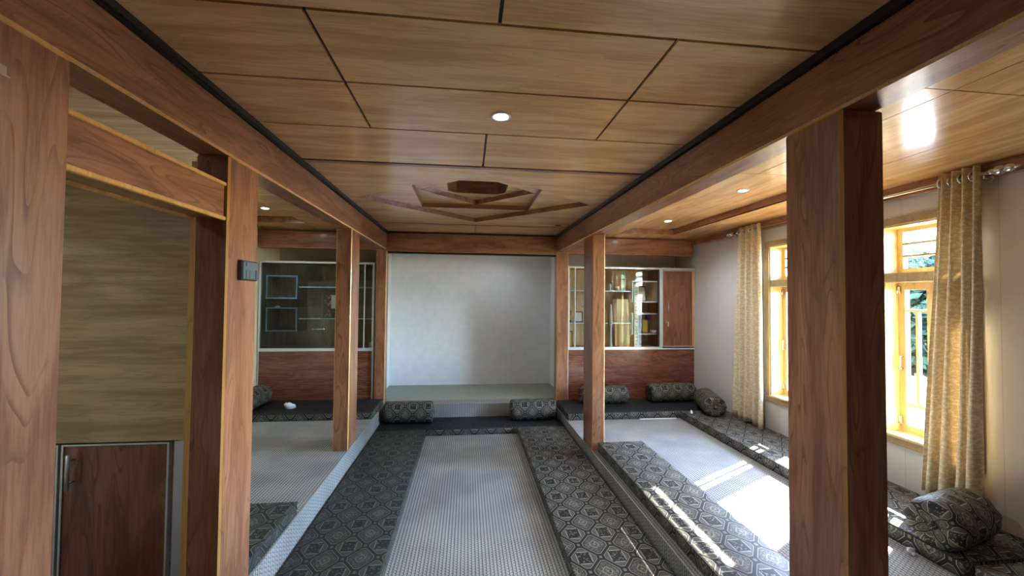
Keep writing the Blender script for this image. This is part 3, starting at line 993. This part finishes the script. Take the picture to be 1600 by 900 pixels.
# ------------------------------------------------------------------ downlights
def downlight(x, y, z, label, power=LAMP_W):
    r = root('downlight', (x, y, z), label, 'ceiling light', 'ceiling downlights')
    bm = bm_new()
    lathe(bm, [(0.036, 0.0), (0.037, -0.007), (0.050, -0.008), (0.052, -0.003), (0.052, 0.0)], (x, y, z), 28)
    link('trim_ring', bm, 'white', r)
    bm = bm_new(); lathe(bm, [(0.001, -0.0062), (0.030, -0.0058), (0.0355, -0.002), (0.0355, 0.0)], (x, y, z), 24)
    link('lens', bm, 'led', r)
    ld = bpy.data.lights.new('lamp', 'SPOT'); ld.energy = power; ld.spot_size = math.radians(150); ld.spot_blend = 0.8
    ld.color = (0.82, 0.91, 1.0); ld.shadow_soft_size = 0.035
    lo = bpy.data.objects.new('lamp', ld); COL.objects.link(lo); lo.parent = r; lo.location = (0, 0, -0.015)
    return r
downlight(0.16, 2.02, ZC, 'round lit downlight in the middle ceiling')
downlight(2.50, 3.40, ZC+0.08, 'nearer lit downlight in the right ceiling recess')
downlight(2.545, 4.87, ZC+0.08, 'farther lit downlight in the right ceiling recess')
downlight(-2.32, 4.87, ZC+0.08, 'lit downlight in the dim left ceiling recess', 4.0)

downlight(0.45, 6.30, ZC, 'round downlight in the alcove ceiling behind the short beam', 1.6)
downlight(-2.2, 1.0, ZC, 'added unseen fill downlight in the left ceiling before the closet', 2.8)  # fill lamp added out of view to brighten the closet front
downlight(0.16, -0.4, ZC, 'added unseen fill downlight in the middle ceiling behind the camera', 3.0)  # fill lamp added out of view to lift the near right pillar

# ------------------------------------------------------------------ small fittings
o = root('switch_box', (XL+0.012, 2.20, 1.578), 'black wall switch box on the brown left pillar', 'switch')
bm = bm_new(); box(bm, XL, XL+0.022, 2.125, 2.278, 1.578, 1.678, 0, 0.004); link('case', bm, 'blackp', o)
bm = bm_new(); box(bm, XL+0.022, XL+0.027, 2.130, 2.273, 1.583, 1.673, 0, 0.003); link('face_plate', bm, 'greyp', o)
for a, b_ in ((2.150, 2.178), (2.182, 2.232)):
    bm = bm_new(); box(bm, XL+0.027, XL+0.031, a, b_, 1.588, 1.630, 0, 0.002); link('rocker', bm, 'greyp', o)
for q in ((2.244, 2.252, 1.588, 1.632), (2.150, 2.156, 1.65, 1.668)):
    bm = bm_new(); box(bm, XL+0.027, XL+0.029, *q); link('slot', bm, 'blackp', o)

bm = bm_new(); box(bm, XL, XL+0.006, 1.03, 1.104, 2.033, 2.058, 0, 0.002); box(bm, XL, XL+0.010, 1.03, 1.106, 2.029, 2.033)
tag(link('metal_plate', bm, 'chrome'), 'small shiny metal plate on the near left pillar at the picture edge', 'plate')

bm = bm_new(); box(bm, 1.10, 1.17, 4.955, 5.0, ZC-0.008, ZC, 0, 0.002); o = link('ceiling_socket', bm, 'blackp')
tag(o, 'small dark square socket on the ceiling by the right beam', 'socket')

def tissue(c, s, label, seed):
    rnd = random.Random(seed)
    bm = bm_new()
    bmesh.ops.create_icosphere(bm, subdivisions=3, radius=1.0)
    dirs = [Vector((rnd.gauss(0, 1), rnd.gauss(0, 1), abs(rnd.gauss(0, 1)))).normalized() for _ in range(6)]
    for v in bm.verts:
        n = v.co.normalized()
        r = 0.42+sum(max(0, n.dot(d))**6 for d in dirs)*0.6+rnd.uniform(-0.06, 0.06)
        v.co = Vector((n.x*r*s*1.3, n.y*r*s, max(-0.25*s, n.z*r*s*1.5)))
        v.co += Vector(c)+Vector((0, 0, 0.25*s))
    o = link('tissue', bm, 'paper'); tag(o, label, 'tissue'); return o
tissue((-2.23, 5.36, 0.085), 0.055, 'crumpled white tissue on the dark mattress before the left cabinet', 3)
tissue((2.86, 2.33, ZR), 0.02, 'small scrap of white paper on the carpet beside the big bolster', 5) if False else None
tissue((2.79, 2.26, ZR), 0.022, 'small white paper scrap on the carpet beside the big bolster', 9)
tissue((2.92, 4.98, 0.02), 0.016, 'tiny white paper scrap on the mattress by the corner bolsters', 4)
bm = bm_new(); box(bm, 2.27, 2.78, 5.085, 5.105, ZR, ZR+0.012, 0, 0.003)
tag(link('plastic_strip', bm, 'white'), 'thin white strip lying on the carpet along the right mattress', 'strip')

# ------------------------------------------------------------------ things in the right cabinet
YS = 5.845+0.12
def put(name, bm, mats, label, cat, group=None):
    o = link(name, bm, mats); tag(o, label, cat, group); return o
ZB = 0.762
# slim white figure standing on the cabinet floor
r = root('white_ornament', (2.17, 5.897, ZB+0.02), 'tall slim white ornament in the right cabinet beside the pillar', 'ornament')
yo = 5.897
bm = bm_new(); lathe(bm, [(0.027, 0.02), (0.026, 0.04), (0.018, 0.1), (0.015, 0.3), (0.024, 0.36)], (2.17, yo, ZB), 14); link('stand', bm, 'white', r)
bm = bm_new(); lathe(bm, [(0.022, 0.36), (0.027, 0.42), (0.026, 0.5), (0.016, 0.57), (0.02, 0.61), (0.004, 0.66)], (2.17, yo, ZB), 14); link('figure', bm, 'white', r)
bm = bm_new(); lathe(bm, [(0.02, 0), (0.022, 0.01), (0.01, 0.03), (0.018, 0.07), (0.003, 0.12)], (2.185, YS, 1.626), 12)
put('white_figurine', bm, 'white', 'small white figurine on the upper glass shelf of the right cabinet', 'figurine')
# tall carton and mint banner strip
bm = bm_new(); prism(bm, [(2.34, YS+0.02), (2.50, YS+0.02), (2.50, YS+0.2), (2.34, YS+0.2)], ZB, ZB+0.36)
put('carton', bm, 'cream', 'cream carton standing on the cabinet floor left of the lettered strip', 'box')
bm = bm_new(); box(bm, 2.30, 2.48, YS+0.03, YS+0.2, 1.136, 1.50); put('carton', bm, 'cream', 'cream carton on the middle glass shelf of the right cabinet', 'box')
r = root('lettered_strip', (2.56, 5.885, ZB), 'tall pale green lettered strip standing inside the right cabinet glass', 'strip')
bm = bm_new(); box(bm, 2.525, 2.60, 5.878, 5.882, ZB, 1.73, 0); link('card', bm, 'mint', r)
rnd = random.Random(2); z = ZB+0.03
while z < 1.70:
    h = rnd.uniform(0.03, 0.045); kind = rnd.choice('IOTL')
    bm = bm_new()
    def st(a_, b_, c_, d_): box(bm, a_, b_, 5.8765, 5.878, c_, d_)
    if kind == 'O':
        st(2.545, 2.552, z, z+h); st(2.572, 2.579, z, z+h); st(2.551, 2.573, z, z+0.007); st(2.551, 2.573, z+h-0.007, z+h)
    elif kind == 'I': st(2.545, 2.579, z+h/2-0.004, z+h/2+0.004)
    elif kind == 'T': st(2.545, 2.577, z+h/2-0.004, z+h/2+0.004); st(2.575, 2.58, z, z+h)
    else: st(2.545, 2.58, z, z+0.008); st(2.545, 2.552, z+0.006, z+h)
    link('letter', bm, 'ink', r)
    z += h+0.018
# plaques and trophies
def leaning(name, x, y, z, wd, ht, mats, label, cat, frame=None, tilt=0.18, skew=0.0):
    r = root(name, (x, y, z), label, cat)
    bm = bm_new(); box(bm, x-wd/2, x+wd/2, y, y+0.012, z, z+ht)
    fb = frame or mats
    if frame:
        link('frame', bm, frame, r)
        bm = bm_new(); box(bm, x-wd/2+0.018, x+wd/2-0.018, y-0.003, y, z+0.018, z+ht-0.018); link('picture', bm, mats, r)
    else: link('plate', bm, mats, r)
    r.rotation_euler = (-tilt, skew, 0)
    return r
leaning('gilt_plaque', 2.75, 5.99, 0.975, 0.12, 0.22, 'yellow', 'gilt award plaque in the lower cubby of the right cabinet', 'plaque', 'dark_z', 0.15, 0.06)
bm = bm_new(); lathe(bm, [(0.03, 0), (0.03, 0.02), (0.012, 0.05), (0.012, 0.16), (0.035, 0.2), (0.04, 0.28), (0.02, 0.285)], (2.835, 6.08, 0.974), 14)
put('purple_vase', bm, 'purple', 'purple vase beside the gilt plaque in the right cabinet', 'vase')
bm = bm_new(); lathe(bm, [(0.02, 0), (0.04, 0.015), (0.05, 0.05), (0.045, 0.05)], (2.87, 5.96, 0.974), 14)
put('small_dish', bm, 'white', 'small pale dish in the lower cubby of the right cabinet', 'dish')
leaning('framed_certificate', 2.71, 6.08, 1.467, 0.22, 0.25, 'white', 'white certificate leaning in the upper cubby of the right cabinet', 'certificate', 'black', 0.2)
leaning('framed_photo', 1.70, 6.0, 1.138, 0.13, 0.17, 'white', 'dark framed photo on the middle shelf behind the right middle pillar', 'photo frame', 'dark_z', 0.12)
leaning('gilt_plaque', 1.55, 5.97, ZB, 0.10, 0.25, 'yellow', 'gilt plaque on the cabinet floor by the right alcove pillar', 'plaque', 'dark_z', 0.1)
r = root('gold_trophy', (1.545, 6.0, 1.138), 'small gold trophy on the middle shelf by the right alcove pillar', 'trophy')
bm = bm_new(); box(bm, 1.52, 1.57, 5.975, 6.025, 1.138, 1.178); link('base', bm, 'blackp', r)
bm = bm_new(); lathe(bm, [(0.006, 0.04), (0.008, 0.09), (0.03, 0.13), (0.035, 0.18), (0.028, 0.182)], (1.545, 6.0, 1.138), 14); ball(bm, (1.545, 6.0, 1.34), 0.022); link('cup', bm, 'gold', r)
leaning('framed_photo', 2.08, 6.12, 1.630, 0.16, 0.27, 'cream', 'cream framed picture on the upper shelf right of the pillar', 'photo frame', 'orange', 0.08)
bm = bm_new(); lathe(bm, [(0.02, 0), (0.022, 0.14), (0.016, 0.15)], (2.25, 6.1, 1.626), 12); put('grey_tube', bm, 'greyp', 'grey tube on the upper glass shelf of the right cabinet', 'tube')
bm = bm_new(); lathe(bm, [(0.025, 0), (0.032, 0.03), (0.03, 0.07), (0.02, 0.072)], (2.31, 6.0, 1.626), 14); put('small_cup', bm, 'cream', 'small cream cup on the upper glass shelf of the right cabinet', 'cup')
r = root('hanging_card', (2.40, 5.99, 1.73), 'pale two panel card propped high in the right cabinet', 'card')
bm = bm_new(); box(bm, 2.36, 2.44, 5.99, 5.994, 1.626, 1.95); link('card', bm, 'mint', r)
bm = bm_new(); box(bm, 2.365, 2.435, 5.988, 5.99, 1.80, 1.81); box(bm, 2.40, 2.405, 5.988, 5.99, 1.65, 1.94); link('fold_line', bm, 'blackp', r)
# left cabinet
r = root('patterned_frame', (-1.93, 6.0, 1.192), 'dark floral photo frame standing in the dim left cabinet', 'photo frame')
bm = bm_new(); box(bm, -2.05, -1.80, 6.0, 6.02, 1.192, 1.60); link('frame', bm, 'blackp', r)
bm = bm_new(); box(bm, -1.935, -1.82, 5.996, 6.0, 1.33, 1.52); link('mirror', bm, 'alu', r)
rnd = random.Random(4)
for i in range(26):
    x, z = rnd.uniform(-2.02, -1.94), rnd.uniform(1.21, 1.58)
    if i > 17: x, z = rnd.uniform(-2.03, -1.82), rnd.uniform(1.20, 1.30)
    a = rnd.uniform(0.008, 0.016)
    bm = bm_new(); cyl(bm, (x, 5.996, z), (x, 6.0, z), a, a, 7)
    link('flower', bm, 'pink', r)
bm = bm_new(); lathe(bm, [(0.028, 0), (0.028, 0.05), (0.022, 0.06), (0.022, 0.09), (0.01, 0.092)], (-1.365, 5.93, ZB), 14); put('white_jar', bm, 'white', 'small white jar at the right end of the left cabinet', 'jar')
bm = bm_new(); lathe(bm, [(0.03, 0), (0.032, 0.012), (0.02, 0.02)], (-2.66, 6.0, 1.342), 12); put('small_dish', bm, 'white', 'small white dish on the lower cubby of the left cabinet', 'dish')

# ------------------------------------------------------------------ outside
bm = bm_new(); box(bm, XO+0.001, 60, -40, 60, -0.7, -0.6)
g = struct('ground', bm, 'ground')
def tree(x, y, h, rx, label, seed):
    rnd = random.Random(seed)
    r = root('leafy_tree', (x, y, -0.6), label, 'tree', 'trees in the yard')
    bm = bm_new(); tube(bm, [(x, y, -0.6), (x+0.05, y, h*0.3-0.6), (x-0.03, y+0.05, h*0.6-0.6)], 0.07)
    link('trunk', bm, 'bark', r)
    bm = bm_new()
    for i in range(2600):
        a, b_ = rnd.uniform(0, 2*math.pi), rnd.uniform(-1, 1)
        q = rnd.uniform(0.35, 1)**0.6
        s = math.sqrt(1-b_*b_)
        p = Vector((x+rx*q*s*math.cos(a), y+rx*q*s*math.sin(a), -0.6+h*0.58+h*0.42*q*b_))
        u = Vector((rnd.gauss(0, 1), rnd.gauss(0, 1), rnd.gauss(0, 1))).normalized()*0.17
        w_ = u.orthogonal().normalized()*0.085
        vs = [bm.verts.new(p-u), bm.verts.new(p+w_), bm.verts.new(p+u), bm.verts.new(p-w_)]
        bm.faces.new(vs)
    link('foliage', bm, 'leaf', r)
    return r
for i, (x, y, h, rx) in enumerate(((12.6, 9.9, 3.3, 1.15), (15.4, 12.2, 3.9, 1.25), (10.2, 8.1, 2.7, 1.0), (14.4, 8.0, 3.2, 1.2), (11.8, 12.9, 3.0, 1.2))):
    tree(x, y, h, rx, ['leafy green tree seen through the near window, left of centre', 'tall leafy tree farther back through the near window',
                       'low bushy tree through the near window beside the curtain', 'leafy tree in the yard behind the casement bars', 'leafy tree at the far end of the yard'][i], 11+i)

for o in bpy.data.objects:
    if '_o' in o: del o['_o']
